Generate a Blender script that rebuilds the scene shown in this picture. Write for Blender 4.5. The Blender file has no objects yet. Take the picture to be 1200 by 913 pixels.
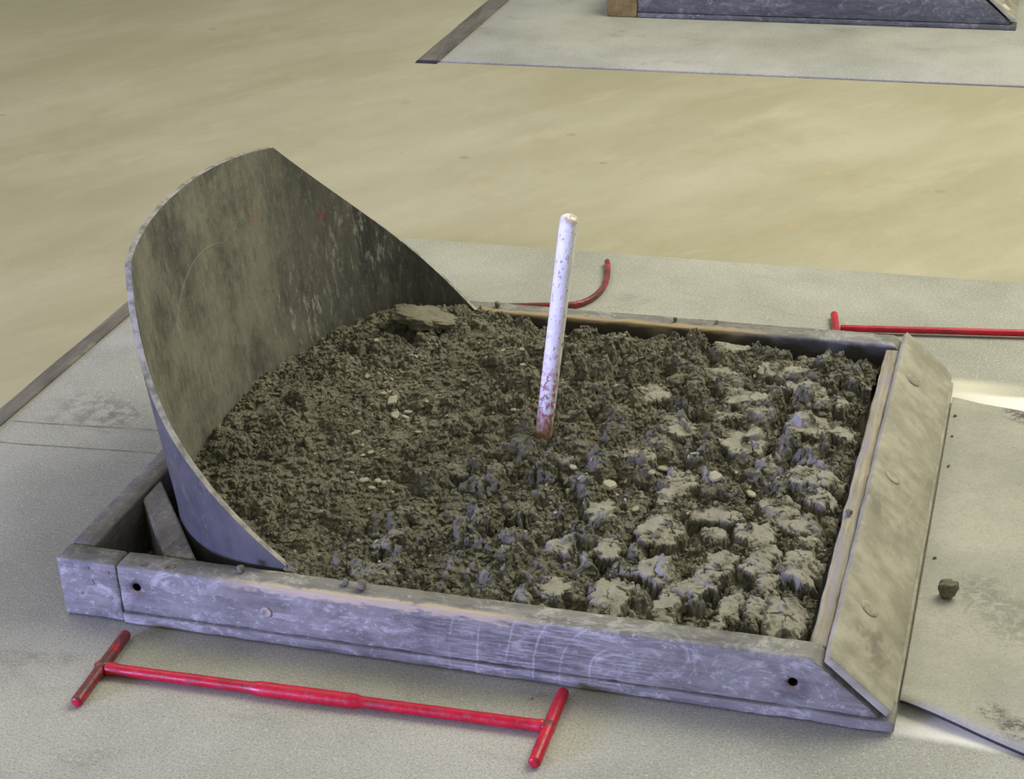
import bpy, bmesh, math, random
import numpy as np
from mathutils import Vector, Matrix, noise as mnoise

S = bpy.context.scene
COL = S.collection
D = bpy.data
random.seed(7)

# ------------------------------------------------------------------ camera
cam_d = D.cameras.new('camera')
cam = D.objects.new('camera', cam_d)
COL.objects.link(cam)
cam.location = (1.23248, -1.73780, 1.34216)
cam.rotation_euler = (1.101813, 0.0449997, 0.294546)
cam_d.sensor_fit = 'HORIZONTAL'
cam_d.sensor_width = 36.0
cam_d.lens = 2059.858 / 1200 * 36.0
cam_d.clip_start = 0.05
S.camera = cam

# ------------------------------------------------------------------ world and lights
w = D.worlds.new('hall_ambient')
S.world = w
w.use_nodes = True
w.node_tree.nodes['Background'].inputs[0].default_value = (0.95, 0.95, 0.90, 1)
w.node_tree.nodes['Background'].inputs[1].default_value = 0.32


def area(name, loc, target, sx, sy, power, color):
    l = D.lights.new(name, 'AREA')
    l.shape = 'RECTANGLE'
    l.size, l.size_y = sx, sy
    l.energy = power
    l.color = color
    o = D.objects.new(name, l)
    COL.objects.link(o)
    o.location = loc
    o.rotation_euler = (Vector(target) - Vector(loc)).to_track_quat('-Z', 'Y').to_euler()
    return o


# warm hall lamp overhead, to the right and behind; cool daylight from a low window at front left
area('hall_lamp', (2.2, 2.2, 3.0), (0.8, 0.9, 0), 2.4, 2.4, 108, (1.0, 0.965, 0.835))
area('left_fill', (-1.6, 1.3, 3.4), (-0.2, 0.7, 0), 1.6, 1.6, 17, (1.0, 0.965, 0.835))  # unseen fill lamp, added to lift the backstop's shadow on the mat
area('window_daylight', (-2.6, -3.6, 0.62), (0.7, 0.4, 0.05), 1.5, 0.8, 335, (0.42, 0.44, 1.0))


S.view_settings.view_transform = 'Standard'
S.view_settings.look = 'None'
S.view_settings.gamma = 1.0
S.view_settings.use_curve_mapping = False
S.view_settings.exposure = 0.35


# ------------------------------------------------------------------ material helpers
def srgb(r, g, b):
    f = lambda c: (c / 255 / 12.92) if c / 255 <= 0.04045 else ((c / 255 + 0.055) / 1.055) ** 2.4
    return (f(r), f(g), f(b), 1)


class G:
    def __init__(s, name, rough=0.7, spec=0.3):
        s.m = D.materials.new(name)
        s.m.use_nodes = True
        s.t = s.m.node_tree
        s.b = s.t.nodes['Principled BSDF']
        s.b.inputs['Roughness'].default_value = rough
        s.b.inputs['Specular IOR Level'].default_value = spec
        s.tc = s.t.nodes.new('ShaderNodeTexCoord').outputs['Object']

    def n(s, typ, **kw):
        x = s.t.nodes.new(typ)
        for k, v in kw.items():
            setattr(x, k, v)
        return x

    def link(s, a, sock):
        if isinstance(a, (int, float)):
            sock.default_value = a
        elif isinstance(a, tuple):
            sock.default_value = a
        else:
            s.t.links.new(a, sock)

    def scale(s, sc, rot=(0, 0, 0), loc=(0, 0, 0), vec=None):
        m = s.n('ShaderNodeMapping')
        s.link(vec or s.tc, m.inputs['Vector'])
        m.inputs['Scale'].default_value = sc
        m.inputs['Rotation'].default_value = rot
        m.inputs['Location'].default_value = loc
        return m.outputs[0]

    def noise(s, sc, det=4, rough=0.6, vec=None, dist=0.0):
        x = s.n('ShaderNodeTexNoise')
        s.link(vec or s.tc, x.inputs['Vector'])
        x.inputs['Scale'].default_value = sc
        x.inputs['Detail'].default_value = det
        x.inputs['Roughness'].default_value = rough
        x.inputs['Distortion'].default_value = dist
        return x.outputs['Fac']

    def voro(s, sc, vec=None, out='Distance', rnd=1.0, feature='F1'):
        x = s.n('ShaderNodeTexVoronoi', feature=feature)
        s.link(vec or s.tc, x.inputs['Vector'])
        x.inputs['Scale'].default_value = sc
        x.inputs['Randomness'].default_value = rnd
        return x.outputs[out]

    def wave(s, sc, typ='BANDS', direction='X', vec=None, dist=0.0, det=2, dsc=1.0):
        x = s.n('ShaderNodeTexWave', wave_type=typ)
        if typ == 'BANDS':
            x.bands_direction = direction
        else:
            x.rings_direction = direction
        s.link(vec or s.tc, x.inputs['Vector'])
        x.inputs['Scale'].default_value = sc
        x.inputs['Distortion'].default_value = dist
        x.inputs['Detail'].default_value = det
        x.inputs['Detail Scale'].default_value = dsc
        return x.outputs['Fac']

    def map(s, v, a, b, c=0.0, d=1.0):
        x = s.n('ShaderNodeMapRange', interpolation_type='SMOOTHSTEP')
        s.link(v, x.inputs[0])
        for i, q in enumerate((a, b, c, d)):
            x.inputs[i + 1].default_value = q
        return x.outputs[0]

    def math(s, op, a, b=0.0):
        x = s.n('ShaderNodeMath', operation=op)
        s.link(a, x.inputs[0])
        s.link(b, x.inputs[1])
        return x.outputs[0]

    def xyz(s, vec=None):
        x = s.n('ShaderNodeSeparateXYZ')
        s.link(vec or s.tc, x.inputs[0])
        return x.outputs

    def mix(s, f, a, b, blend='MIX'):
        x = s.n('ShaderNodeMix', data_type='RGBA', blend_type=blend)
        s.link(f, x.inputs[0])
        s.link(a, x.inputs[6])
        s.link(b, x.inputs[7])
        return x.outputs[2]

    def dist(s, p, vec=None):
        x = s.n('ShaderNodeVectorMath', operation='DISTANCE')
        s.link(vec or s.tc, x.inputs[0])
        x.inputs[1].default_value = p
        return x.outputs['Value']

    def ring(s, p, r, wd, vec=None):
        d = s.math('ABSOLUTE', s.math('SUBTRACT', s.dist(p, vec), r))
        return s.map(d, wd, 0.0)

    def band(s, v, a, b, soft):
        return s.math('MULTIPLY', s.map(v, a - soft, a + soft), s.map(v, b + soft, b - soft))

    def bump(s, h, strength=0.3, dist=0.002, prev=None):
        x = s.n('ShaderNodeBump')
        x.inputs['Strength'].default_value = strength
        x.inputs['Distance'].default_value = dist
        s.link(h, x.inputs['Height'])
        if prev is not None:
            s.link(prev, x.inputs['Normal'])
        return x.outputs[0]

    def done(s, color=None, normal=None, rough=None, metal=None):
        if color is not None:
            s.link(color, s.b.inputs['Base Color'])
        if normal is not None:
            s.link(normal, s.b.inputs['Normal'])
        if rough is not None:
            s.link(rough, s.b.inputs['Roughness'])
        if metal is not None:
            s.link(metal, s.b.inputs['Metallic'])
        return s.m


def mul(g, a, b):
    return g.math('MULTIPLY', a, b)


def mat_tan_floor():
    g = G('tan_floor', 0.65, 0.25)
    st = g.scale((0.8, 1.9, 1), vec=g.scale((1, 1, 1), (0, 0, -0.95)))
    c = g.mix(g.map(g.noise(1.3, 5, 0.6, st), 0.3, 0.7), srgb(157, 151, 122), srgb(174, 169, 143))
    c = g.mix(mul(g, g.map(g.noise(4.0, 6, 0.7, st, 0.6), 0.50, 0.80), 0.28), c, srgb(200, 193, 164))
    c = g.mix(mul(g, g.map(g.noise(2.6, 6, 0.7, g.scale((1, 1, 1), (0, 0, 1.0), (4, 2, 0))), 0.50, 0.75), 0.45), c, srgb(150, 142, 106))
    c = g.mix(mul(g, g.map(g.noise(60, 3, 0.8), 0.45, 0.75), 0.18), c, srgb(150, 142, 108))
    # small orange and dark spots
    sp = mul(g, g.map(g.voro(4.2, g.scale((1, 1.3, 1), (0, 0, 0.2))), 0.075, 0.04), g.map(g.noise(1.7, 2), 0.5, 0.6))
    c = g.mix(mul(g, sp, 0.35), c, srgb(214, 160, 92))
    sp2 = mul(g, g.map(g.voro(5.3, g.scale((1, 1.2, 1), (0, 0, 0.5), (3.3, 1, 0))), 0.085, 0.05), g.map(g.noise(1.4, 2, 0.5, g.scale((1, 1, 1), (0, 0, 0), (5, 5, 0))), 0.5, 0.6))
    c = g.mix(mul(g, sp2, 0.4), c, srgb(120, 108, 76))
    return g.done(c, g.bump(g.noise(90, 4, 0.7), 0.12, 0.002))


def mat_grey_mat(name='grey_mat', dark=1.0):
    g = G(name, 0.75, 0.2)
    c = g.mix(g.map(g.noise(2.2, 6, 0.65), 0.3, 0.7), srgb(152, 152, 138), srgb(180, 179, 165))
    c = g.mix(mul(g, g.map(g.noise(5.5, 7, 0.7, g.scale((1, 1.6, 1), (0, 0, 0.3), (2, 7, 0))), 0.56, 0.72), 0.45), c, srgb(118, 118, 106))
    c = g.mix(mul(g, g.map(g.noise(330, 2, 0.8), 0.44, 0.66), 0.45), c, srgb(92, 92, 84))
    c = g.mix(mul(g, g.map(g.noise(190, 2, 0.8, g.scale((1, 1, 1), (0, 0, 0), (3, 1, 0))), 0.54, 0.72), 0.5), c, srgb(208, 206, 194))
    sc = g.map(g.wave(1.4, 'RINGS', vec=g.scale((1, 1, 1), (0, 0, 0), (0.7, -0.4, 0)), dist=6, det=4, dsc=2.2), 0.975, 1.0)
    c = g.mix(mul(g, mul(g, sc, g.map(g.noise(4, 3), 0.5, 0.62)), 0.12), c, srgb(120, 119, 108))
    # scuffed dark smudges where people step
    x = g.xyz()
    for (px, py, r) in ((-0.28, 0.56, 0.10), (-0.21, 0.55, 0.07), (1.25, 0.80, 0.05)):
        d = g.dist((px, py, 0))
        m = mul(g, g.map(d, r, r * 0.3), g.map(g.noise(38, 6, 0.75), 0.42, 0.6))
        c = g.mix(mul(g, m, 0.5), c, srgb(96, 95, 84))
    # worn white painted lines flanking the pit
    nz = g.noise(9, 5, 0.7)
    right = g.map(x[0], 1.09, 1.13)
    l1 = g.band(g.math('ADD', x[1], mul(g, g.math('SUBTRACT', nz, 0.5), 0.02)), 0.868, 0.925, 0.008)
    l2 = g.band(g.math('ADD', x[1], mul(g, g.math('SUBTRACT', nz, 0.5), 0.02)), -0.002, 0.075, 0.008)
    cream_band = g.band(x[1], 0.87, g_cream_end, 0.015)  # wedge of worn cream paint beyond the back line
    c = g.mix(mul(g, mul(g, cream_band, g.map(x[0], 1.30, 1.13)), mul(g, right, 0.7)), c, srgb(222, 217, 192))
    c = g.mix(mul(g, mul(g, g.math('MAXIMUM', l1, l2), right), mul(g, g.map(x[0], 1.12, 1.24, 0.45, 1), g.map(g.noise(16, 5, 0.7), 0.25, 0.5, 0.75, 1))), c, srgb(238, 236, 224))
    bm = g.bump(g.noise(260, 3, 0.8), 0.35, 0.0015)
    return g.done(c, bm)


g_cream_end = 0.968


def mat_runway():
    g = G('worn_rubber_sheet', 0.7, 0.25)
    c = g.mix(g.map(g.noise(3.5, 6, 0.65), 0.3, 0.7), srgb(150, 149, 134), srgb(176, 174, 158))
    c = g.mix(mul(g, g.map(g.noise(280, 2, 0.8), 0.42, 0.72), 0.35), c, srgb(112, 110, 98))
    c = g.mix(mul(g, g.map(g.noise(170, 2, 0.8), 0.56, 0.78), 0.3), c, srgb(204, 200, 182))
    for (px, py, r, k) in ((1.232, 0.062, 0.024, 0.7), (1.262, 0.035, 0.03, 0.8), (1.225, 0.85, 0.03, 0.7), (1.245, 0.84, 0.03, 0.7), (1.20, 0.33, 0.05, 0.35), (1.25, 0.27, 0.07, 0.3)):
        m = mul(g, g.map(g.dist((px, py, 0.008)), r, r * 0.4), g.map(g.noise(70, 5, 0.75), 0.40, 0.58))
        c = g.mix(mul(g, m, k), c, srgb(70, 69, 62))
    rg = mul(g, g.ring((1.235, 0.27, 0.01), 0.05, 0.004), g.map(g.noise(20, 4), 0.45, 0.6))
    c = g.mix(mul(g, rg, 0.5), c, srgb(120, 118, 104))
    return g.done(c, g.bump(g.noise(240, 3, 0.8), 0.3, 0.0015))


def wood_base(g, lo, hi, axis=0):
    st = [75, 75, 75]
    st[axis] = 12
    grain = g.noise(1.0, 6, 0.7, g.scale(tuple(st)), 0.3)
    c = g.mix(g.map(grain, 0.3, 0.7), lo, hi)
    c = g.mix(mul(g, g.map(g.noise(9, 6, 0.7), 0.42, 0.68), 0.6), c, hi)
    return c, grain


def mat_painted(name, lo, hi, front=False, back=False, grainax=0, worn=0.5):
    g = G(name, 0.62, 0.35)
    c, grain = wood_base(g, lo, hi, grainax)
    x = g.xyz()
    # pale scuffs
    sc = g.map(g.noise(20, 8, 0.82, g.scale((0.8, 1, 1.2), (0.3, 0.5, 0.2)), 0.8), 0.50, 0.64)
    c = g.mix(mul(g, sc, worn), c, srgb(192, 190, 182))
    fl = g.map(g.noise(75, 5, 0.8, g.scale((1, 1, 1.3), (0.2, 0.6, 0), (1, 2, 3))), 0.56, 0.66)
    c = g.mix(mul(g, fl, worn * 0.8), c, srgb(204, 202, 194))
    dk = g.map(g.noise(7, 5, 0.7, g.scale((1, 1, 1.5), (0, 0, 0), (3, 3, 3))), 0.50, 0.68)
    c = g.mix(mul(g, dk, 0.6), c, srgb(66, 66, 64))
    if front:
        arcs = g.map(g.wave(8.5, 'RINGS', 'Y', vec=g.scale((1, 1.0, 1), (0, 0, 0), (-0.80, 0, -0.02)), dist=1.4, det=3, dsc=2), 0.972, 1.0)
        am = mul(g, mul(g, mul(g, arcs, g.map(x[1], 0.003, 0.001)), g.band(x[0], 0.56, 0.78, 0.03)), g.map(g.noise(22, 4), 0.35, 0.55))
        c = g.mix(mul(g, am, 0.3), c, srgb(206, 204, 196))
        rk = mul(g, g.map(g.noise(1, 4, 0.8, g.scale((14, 50, 230), (0, 0.10, 0))), 0.48, 0.62), g.band(x[0], 0.54, 0.82, 0.04))
        c = g.mix(mul(g, rk, 0.4), c, srgb(198, 196, 190))
        # bare splintered wood along the upper edge
        ed = g.math('ADD', g.math('SUBTRACT', x[2], mul(g, x[1], 0.9)), mul(g, g.math('SUBTRACT', g.noise(1.0, 5, 0.7, g.scale((26, 9, 90))), 0.5), 0.045))
        m = mul(g, g.map(ed, 0.080, 0.087), g.band(x[0], 0.27, 0.66, 0.06))
        m = mul(g, m, g.map(x[1], 0.012, 0.006))
        c = g.mix(m, c, g.mix(g.noise(1, 3, 0.6, g.scale((20, 200, 200))), srgb(196, 182, 148), srgb(156, 142, 114)))
        # rust halo under the bolt holes
        for hx, hz in ((0.118, 0.062), (0.999, 0.054)):
            d = g.dist((hx, -0.002, hz - 0.005))
            c = g.mix(mul(g, g.map(d, 0.034, 0.008), mul(g, g.map(g.noise(40, 3), 0.3, 0.6), 0.55)), c, srgb(52, 54, 66))
            c = g.mix(mul(g, g.map(d, 0.011, 0.007), 0.5), c, srgb(120, 98, 76))
    if back:
        ed = g.math('ADD', x[1], mul(g, g.math('SUBTRACT', g.noise(1.0, 5, 0.7, g.scale((24, 60, 60))), 0.5), 0.032))
        m = mul(g, g.map(ed, 0.9045, 0.8985), mul(g, g.band(x[0], 0.28, 0.80, 0.06), g.map(x[2], 0.07, 0.085)))
        c = g.mix(m, c, g.mix(g.noise(1, 3, 0.6, g.scale((20, 200, 200))), srgb(178, 158, 120), srgb(140, 124, 96)))
        wet = mul(g, g.map(x[1], 0.8916, 0.8902), g.map(g.math('ADD', x[2], mul(g, g.noise(30, 4), 0.012)), 0.096, 0.089))
        c = g.mix(mul(g, wet, 0.85), c, srgb(48, 47, 40))
    nb = g.bump(grain, 0.35, 0.002)
    nb = g.bump(g.noise(140, 4, 0.7), 0.25, 0.001, nb)
    return g.done(c, nb)


def mat_slope():
    g = G('worn_plywood', 0.65, 0.3)
    diag = g.scale((9, 26, 26), (0.2, 0.1, 0.75))
    c = g.mix(g.map(g.noise(1, 6, 0.7, diag), 0.3, 0.7), srgb(138, 135, 114), srgb(168, 164, 143))
    c = g.mix(mul(g, g.map(g.noise(13, 5, 0.7, g.scale((1, 0.7, 1), (0, 0, 0.7))), 0.48, 0.68), 0.55), c, srgb(122, 116, 98))
    c = g.mix(mul(g, g.map(g.noise(30, 6, 0.8, g.scale((1, .5, 1), (0, 0, 0.6), (2, 2, 2)), 1), 0.60, 0.74), 0.4), c, srgb(190, 185, 164))
    for p, r in (((1.063, 0.40, 0.08), 0.06), ((1.085, 0.10, 0.06), 0.05), ((1.08, 0.06, 0.06), 0.05)):
        m = mul(g, g.map(g.dist(p), r, r * 0.3), g.map(g.noise(36, 5, 0.7, g.scale((1, .6, 1), (0, 0, 0.7))), 0.42, 0.62))
        c = g.mix(mul(g, m, 0.5), c, srgb(96, 88, 78))
    return g.done(c, g.bump(g.noise(1, 5, 0.7, g.scale((70, 120, 120), (0.2, 0.1, 0.75))), 0.3, 0.0015))


def mat_splinter():
    g = G('splintered_wood', 0.8, 0.2)
    gr = g.noise(1, 5, 0.7, g.scale((150, 9, 150)))
    c = g.mix(g.map(gr, 0.3, 0.7), srgb(136, 128, 106), srgb(172, 164, 140))
    c = g.mix(mul(g, g.map(g.noise(1, 4, 0.7, g.scale((90, 7, 90), (0, 0, 0), (4, 4, 0))), 0.48, 0.6), 0.9), c, srgb(146, 142, 142))
    return g.done(c, g.bump(gr, 0.8, 0.003))


def mat_belt():
    g = G('rubber_belt', 0.6, 0.35)
    x = g.xyz()
    vst = g.scale((14, 14, 3.0))
    c = g.mix(g.map(g.noise(1, 7, 0.7, vst, 0.4), 0.3, 0.7), srgb(60, 60, 54), srgb(98, 96, 84))
    # pale clay dusting, faded out along the back leg to paint its shade
    dust_shade = mul(g, g.map(g.noise(7, 6, 0.7), 0.30, 0.62), g.map(x[1], 0.78, 0.60, 0.05, 1))
    c = g.mix(mul(g, dust_shade, 0.74), c, srgb(132, 130, 111))
    dk = g.map(g.noise(6, 6, 0.7, g.scale((1, 1, 0.7), (0, 0, 0), (3, 5, 1))), 0.52, 0.70)
    c = g.mix(mul(g, dk, 0.55), c, srgb(54, 53, 48))
    fine = g.noise(1, 6, 0.85, g.scale((110, 110, 34), (0.12, 0, 0)), 0.3)
    c = g.mix(mul(g, g.map(fine, 0.50, 0.72), 0.5), c, srgb(152, 149, 130))
    c = g.mix(mul(g, g.map(fine, 0.48, 0.30), 0.6), c, srgb(50, 50, 44))
    st = g.map(g.noise(1, 7, 0.8, g.scale((60, 60, 9), (0.15, 0, 0), (2, 1, 0)), 0.8), 0.60, 0.72)
    c = g.mix(mul(g, st, 0.5), c, srgb(186, 184, 168))
    for p, k in (((0.14, 0.84, 0.24), 0.14), ((0.10, 0.70, 0.16), 0.12)):
        m = mul(g, g.map(g.dist(p), k, k * 0.2), g.map(g.noise(1, 6, 0.8, g.scale((90, 90, 22), (0.35, 0, 0))), 0.52, 0.67))
        c = g.mix(mul(g, m, 0.7), c, srgb(196, 194, 178))
    for p, r, col in (((0.045, 0.625, 0.345), 0.010, srgb(150, 36, 40)), ((0.075, 0.70, 0.29), 0.008, srgb(150, 40, 44)),
                      ((0.10, 0.765, 0.30), 0.012, srgb(140, 36, 40)), ((0.09, 0.735, 0.35), 0.009, srgb(132, 40, 44)), ((0.045, 0.60, 0.345), 0.010, srgb(42, 72, 52))):
        m = mul(g, g.map(g.dist(p), r * 1.9, r * 0.4), g.map(g.noise(1, 5, 0.8, g.scale((130, 130, 60))), 0.44, 0.62))
        c = g.mix(mul(g, m, 0.6), c, col)
    gap = g.map(g.noise(5, 3), 0.36, 0.5)
    rg = mul(g, g.ring((0.03, 0.47, 0.19), 0.16, 0.0025), mul(g, gap, mul(g, g.map(x[2], 0.24, 0.30), g.map(x[1], 0.56, 0.46))))
    c = g.mix(mul(g, rg, 0.5), c, srgb(64, 62, 54))
    rg2 = mul(g, g.ring((0.03, 0.473, 0.186), 0.165, 0.0025), mul(g, gap, mul(g, g.map(x[2], 0.24, 0.30), g.map(x[1], 0.56, 0.46))))
    c = g.mix(mul(g, rg2, 0.4), c, srgb(168, 164, 146))
    weave = g.wave(95, 'BANDS', 'DIAGONAL', vec=g.scale((1, 1, 1), (0.2, 0, 0)), dist=0.4)
    nb = g.bump(weave, 0.16, 0.001)
    nb = g.bump(g.noise(60, 5, 0.7), 0.2, 0.002, nb)
    return g.done(c, nb)


def mat_belt_outer():
    g = G('rubber_belt_outer', 0.5, 0.45)
    c = g.mix(g.map(g.noise(1, 7, 0.7, g.scale((12, 12, 6))), 0.3, 0.7), srgb(56, 56, 56), srgb(88, 87, 84))
    c = g.mix(mul(g, g.map(g.noise(22, 7, 0.8, g.scale((1, 1, 0.5), (0.5, 0.2, 0)), 1.5), 0.56, 0.72), 0.55), c, srgb(136, 134, 130))
    return g.done(c, g.bump(g.noise(80, 5, 0.7), 0.25, 0.002))


def mat_belt_rim():
    g = G('belt_cut_edge', 0.7, 0.25)
    c = g.mix(g.map(g.noise(40, 5, 0.7), 0.35, 0.65), srgb(112, 110, 100), srgb(168, 166, 158))
    return g.done(c, g.bump(g.noise(180, 3, 0.7), 0.4, 0.001))


def mat_clay(name, lo, hi, rough=0.72, bumps=1.0):
    """crumbly clay; the mesh attribute 'polish' marks clay pressed smooth by boots and shoes"""
    g = G(name, rough, 0.38)
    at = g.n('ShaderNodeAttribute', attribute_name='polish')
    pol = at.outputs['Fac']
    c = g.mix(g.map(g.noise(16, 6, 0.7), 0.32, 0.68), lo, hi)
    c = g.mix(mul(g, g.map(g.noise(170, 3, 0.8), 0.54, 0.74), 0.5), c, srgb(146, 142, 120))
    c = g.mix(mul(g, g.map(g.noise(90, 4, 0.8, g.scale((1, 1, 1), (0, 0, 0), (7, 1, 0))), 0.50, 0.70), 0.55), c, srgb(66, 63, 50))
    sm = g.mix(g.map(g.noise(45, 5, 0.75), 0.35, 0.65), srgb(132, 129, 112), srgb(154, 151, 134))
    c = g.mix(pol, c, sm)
    st = g.math('SUBTRACT', 1.0, mul(g, pol, 0.7))
    h = mul(g, st, g.math('ADD', g.noise(150, 6, 0.8), mul(g, g.noise(420, 4, 0.8), 0.45)))
    nb = g.bump(h, 0.75 * bumps, 0.006)
    return g.done(c, nb)


def mat_chip(name, a, b):
    g = G(name, 0.8, 0.25)
    c = g.mix(g.map(g.noise(60, 4, 0.7), 0.3, 0.7), a, b)
    return g.done(c, g.bump(g.noise(300, 3), 0.3, 0.001))


def mat_red(name, dark):
    g = G(name, 0.36, 0.5)
    c = g.mix(g.map(g.noise(22, 5, 0.7), 0.3, 0.7), srgb(200, 8, 44), srgb(158, 6, 34))
    c = g.mix(mul(g, g.map(g.noise(120, 5, 0.8), 0.50, 0.66), 0.6), c, srgb(120, 66, 58))
    c = g.mix(mul(g, g.map(g.noise(55, 5, 0.8, g.scale((1, 1, 1), (0, 0, 0), (9, 2, 0))), 0.60 - 0.075 * dark, 0.68 - 0.06 * dark), 0.85), c, srgb(70, 50, 42))
    return g.done(c, g.bump(g.noise(160, 4, 0.7), 0.25, 0.001), g.map(g.noise(120, 4), 0.4, 0.7, 0.3, 0.6))


def mat_white_stake():
    g = G('flaking_white_paint', 0.45, 0.4)
    x = g.xyz()
    c = g.mix(g.map(g.noise(30, 4), 0.3, 0.7), srgb(244, 243, 240), srgb(228, 226, 220))
    low = g.map(x[2], 0.15, 0.02)
    sp = g.noise(1, 4, 0.75, g.scale((190, 190, 100)))
    thr = g.math('SUBTRACT', sp, mul(g, g.math('SUBTRACT', 1.0, low), 0.10))
    c = g.mix(mul(g, g.map(thr, 0.48, 0.53), 0.85), c, g.mix(g.noise(80, 3), srgb(96, 84, 72), srgb(150, 84, 60)))
    c = g.mix(mul(g, mul(g, g.map(x[2], 0.22, 0.05), g.map(g.noise(55, 5, 0.8), 0.47, 0.62)), 0.7), c, srgb(176, 66, 74))
    c = g.mix(mul(g, g.map(x[2], 0.045, 0.015), 0.8), c, srgb(150, 110, 66))
    c = g.mix(mul(g, mul(g, g.map(x[2], 0.325, 0.36), g.map(g.noise(90, 4), 0.45, 0.6)), 0.8), c, srgb(176, 150, 104))
    return g.done(c, g.bump(thr, 0.4, 0.002))


def mat_strip():
    g = G('dark_edge_strip', 0.5, 0.4)
    c = g.mix(g.map(g.noise(1, 6, 0.7, g.scale((20, 4, 4))), 0.3, 0.7), srgb(72, 67, 60), srgb(122, 116, 104))
    c = g.mix(mul(g, g.map(g.noise(11, 5, 0.7), 0.55, 0.7), 0.5), c, srgb(146, 138, 120))
    return g.done(c, g.bump(g.noise(40, 4), 0.2, 0.002))


def mat_flat(name, col, rough=0.7, col2=None, sc=40):
    g = G(name, rough, 0.3)
    c = g.mix(g.map(g.noise(sc, 5, 0.7), 0.3, 0.7), col, col2 or col)
    return g.done(c, g.bump(g.noise(150, 3), 0.2, 0.001))


LO, HI = srgb(96, 95, 87), srgb(134, 132, 123)
M = dict(
    tan=mat_tan_floor(), grey=mat_grey_mat(), runway=mat_runway(), strip=mat_strip(),
    front=mat_painted('painted_board', LO, HI, front=True),
    back=mat_painted('painted_board_back', LO, HI, back=True, worn=0.35),
    side=mat_painted('painted_side_board', srgb(88, 86, 78), srgb(128, 124, 112), grainax=1, worn=0.3),
    far=mat_painted('far_board_paint', srgb(62, 64, 64), srgb(90, 92, 90), worn=0.25),
    post=mat_flat('bare_corner_block', srgb(100, 84, 46), 0.7, srgb(136, 118, 72), 24),
    slope=mat_slope(), splinter=mat_splinter(), belt=mat_belt(), rim=mat_belt_rim(), beltout=mat_belt_outer(),
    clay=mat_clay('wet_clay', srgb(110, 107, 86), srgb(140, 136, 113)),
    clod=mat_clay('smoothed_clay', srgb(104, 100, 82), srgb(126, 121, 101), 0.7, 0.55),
    chip=mat_chip('dry_clay', srgb(150, 146, 124), srgb(178, 173, 150)),
    red=mat_red('worn_red_paint', 0), redd=mat_red('worn_dark_red_paint', 2.9), steel=mat_flat('bare_steel', srgb(140, 126, 116), 0.4, srgb(164, 60, 70), 60),
    stake=mat_white_stake(), dark=mat_flat('hole_dark', srgb(26, 22, 20), 0.9),
    bolt=mat_flat('painted_bolt', srgb(120, 114, 98), 0.55, srgb(172, 166, 144), 70),
    nail=mat_flat('nail_rust', srgb(96, 86, 78), 0.6, srgb(136, 126, 116), 90),
    seam=mat_flat('mat_seam', srgb(104, 105, 96), 0.8, srgb(140, 141, 128), 30),
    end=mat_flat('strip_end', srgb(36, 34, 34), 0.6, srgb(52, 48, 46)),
    dowel=mat_flat('pale_wood', srgb(196, 188, 150), 0.6, srgb(214, 206, 172)),
)


# ------------------------------------------------------------------ object helpers
def link_mesh(name, verts, faces, mats, parent=None, smooth=True, loc=None, mi=None):
    me = D.meshes.new(name)
    me.from_pydata([tuple(v) for v in verts], [], faces)
    for m in (mats if isinstance(mats, (list, tuple)) else [mats]):
        me.materials.append(m)
    if mi is not None:
        me.polygons.foreach_set('material_index', mi)
    me.polygons.foreach_set('use_smooth', [smooth] * len(me.polygons))
    me.update()
    o = D.objects.new(name, me)
    COL.objects.link(o)
    if parent:
        o.parent = parent
    if loc:
        o.location = loc
    return o


def empty(name, loc=(0, 0, 0)):
    o = D.objects.new(name, None)
    COL.objects.link(o)
    o.location = loc
    o.empty_display_size = 0.1
    return o


def tag(o, label, cat, group=None, kind=None):
    o['label'] = label
    o['category'] = cat
    if group:
        o['group'] = group
    if kind:
        o['kind'] = kind
    return o


def nz(p, s, seed=0.0):
    return mnoise.noise(Vector((p[0] * s + seed, p[1] * s + seed * 0.7, p[2] * s - seed)))


def ticks(a, b, r, step):
    r = min(r, (b - a) * 0.45)
    n = max(1, int(round((b - a - 2 * r) / step)))
    mid = [a + r + (b - a - 2 * r) * i / n for i in range(n + 1)]
    return [a, a + 0.3 * r] + mid + [b - 0.3 * r, b]


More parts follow.
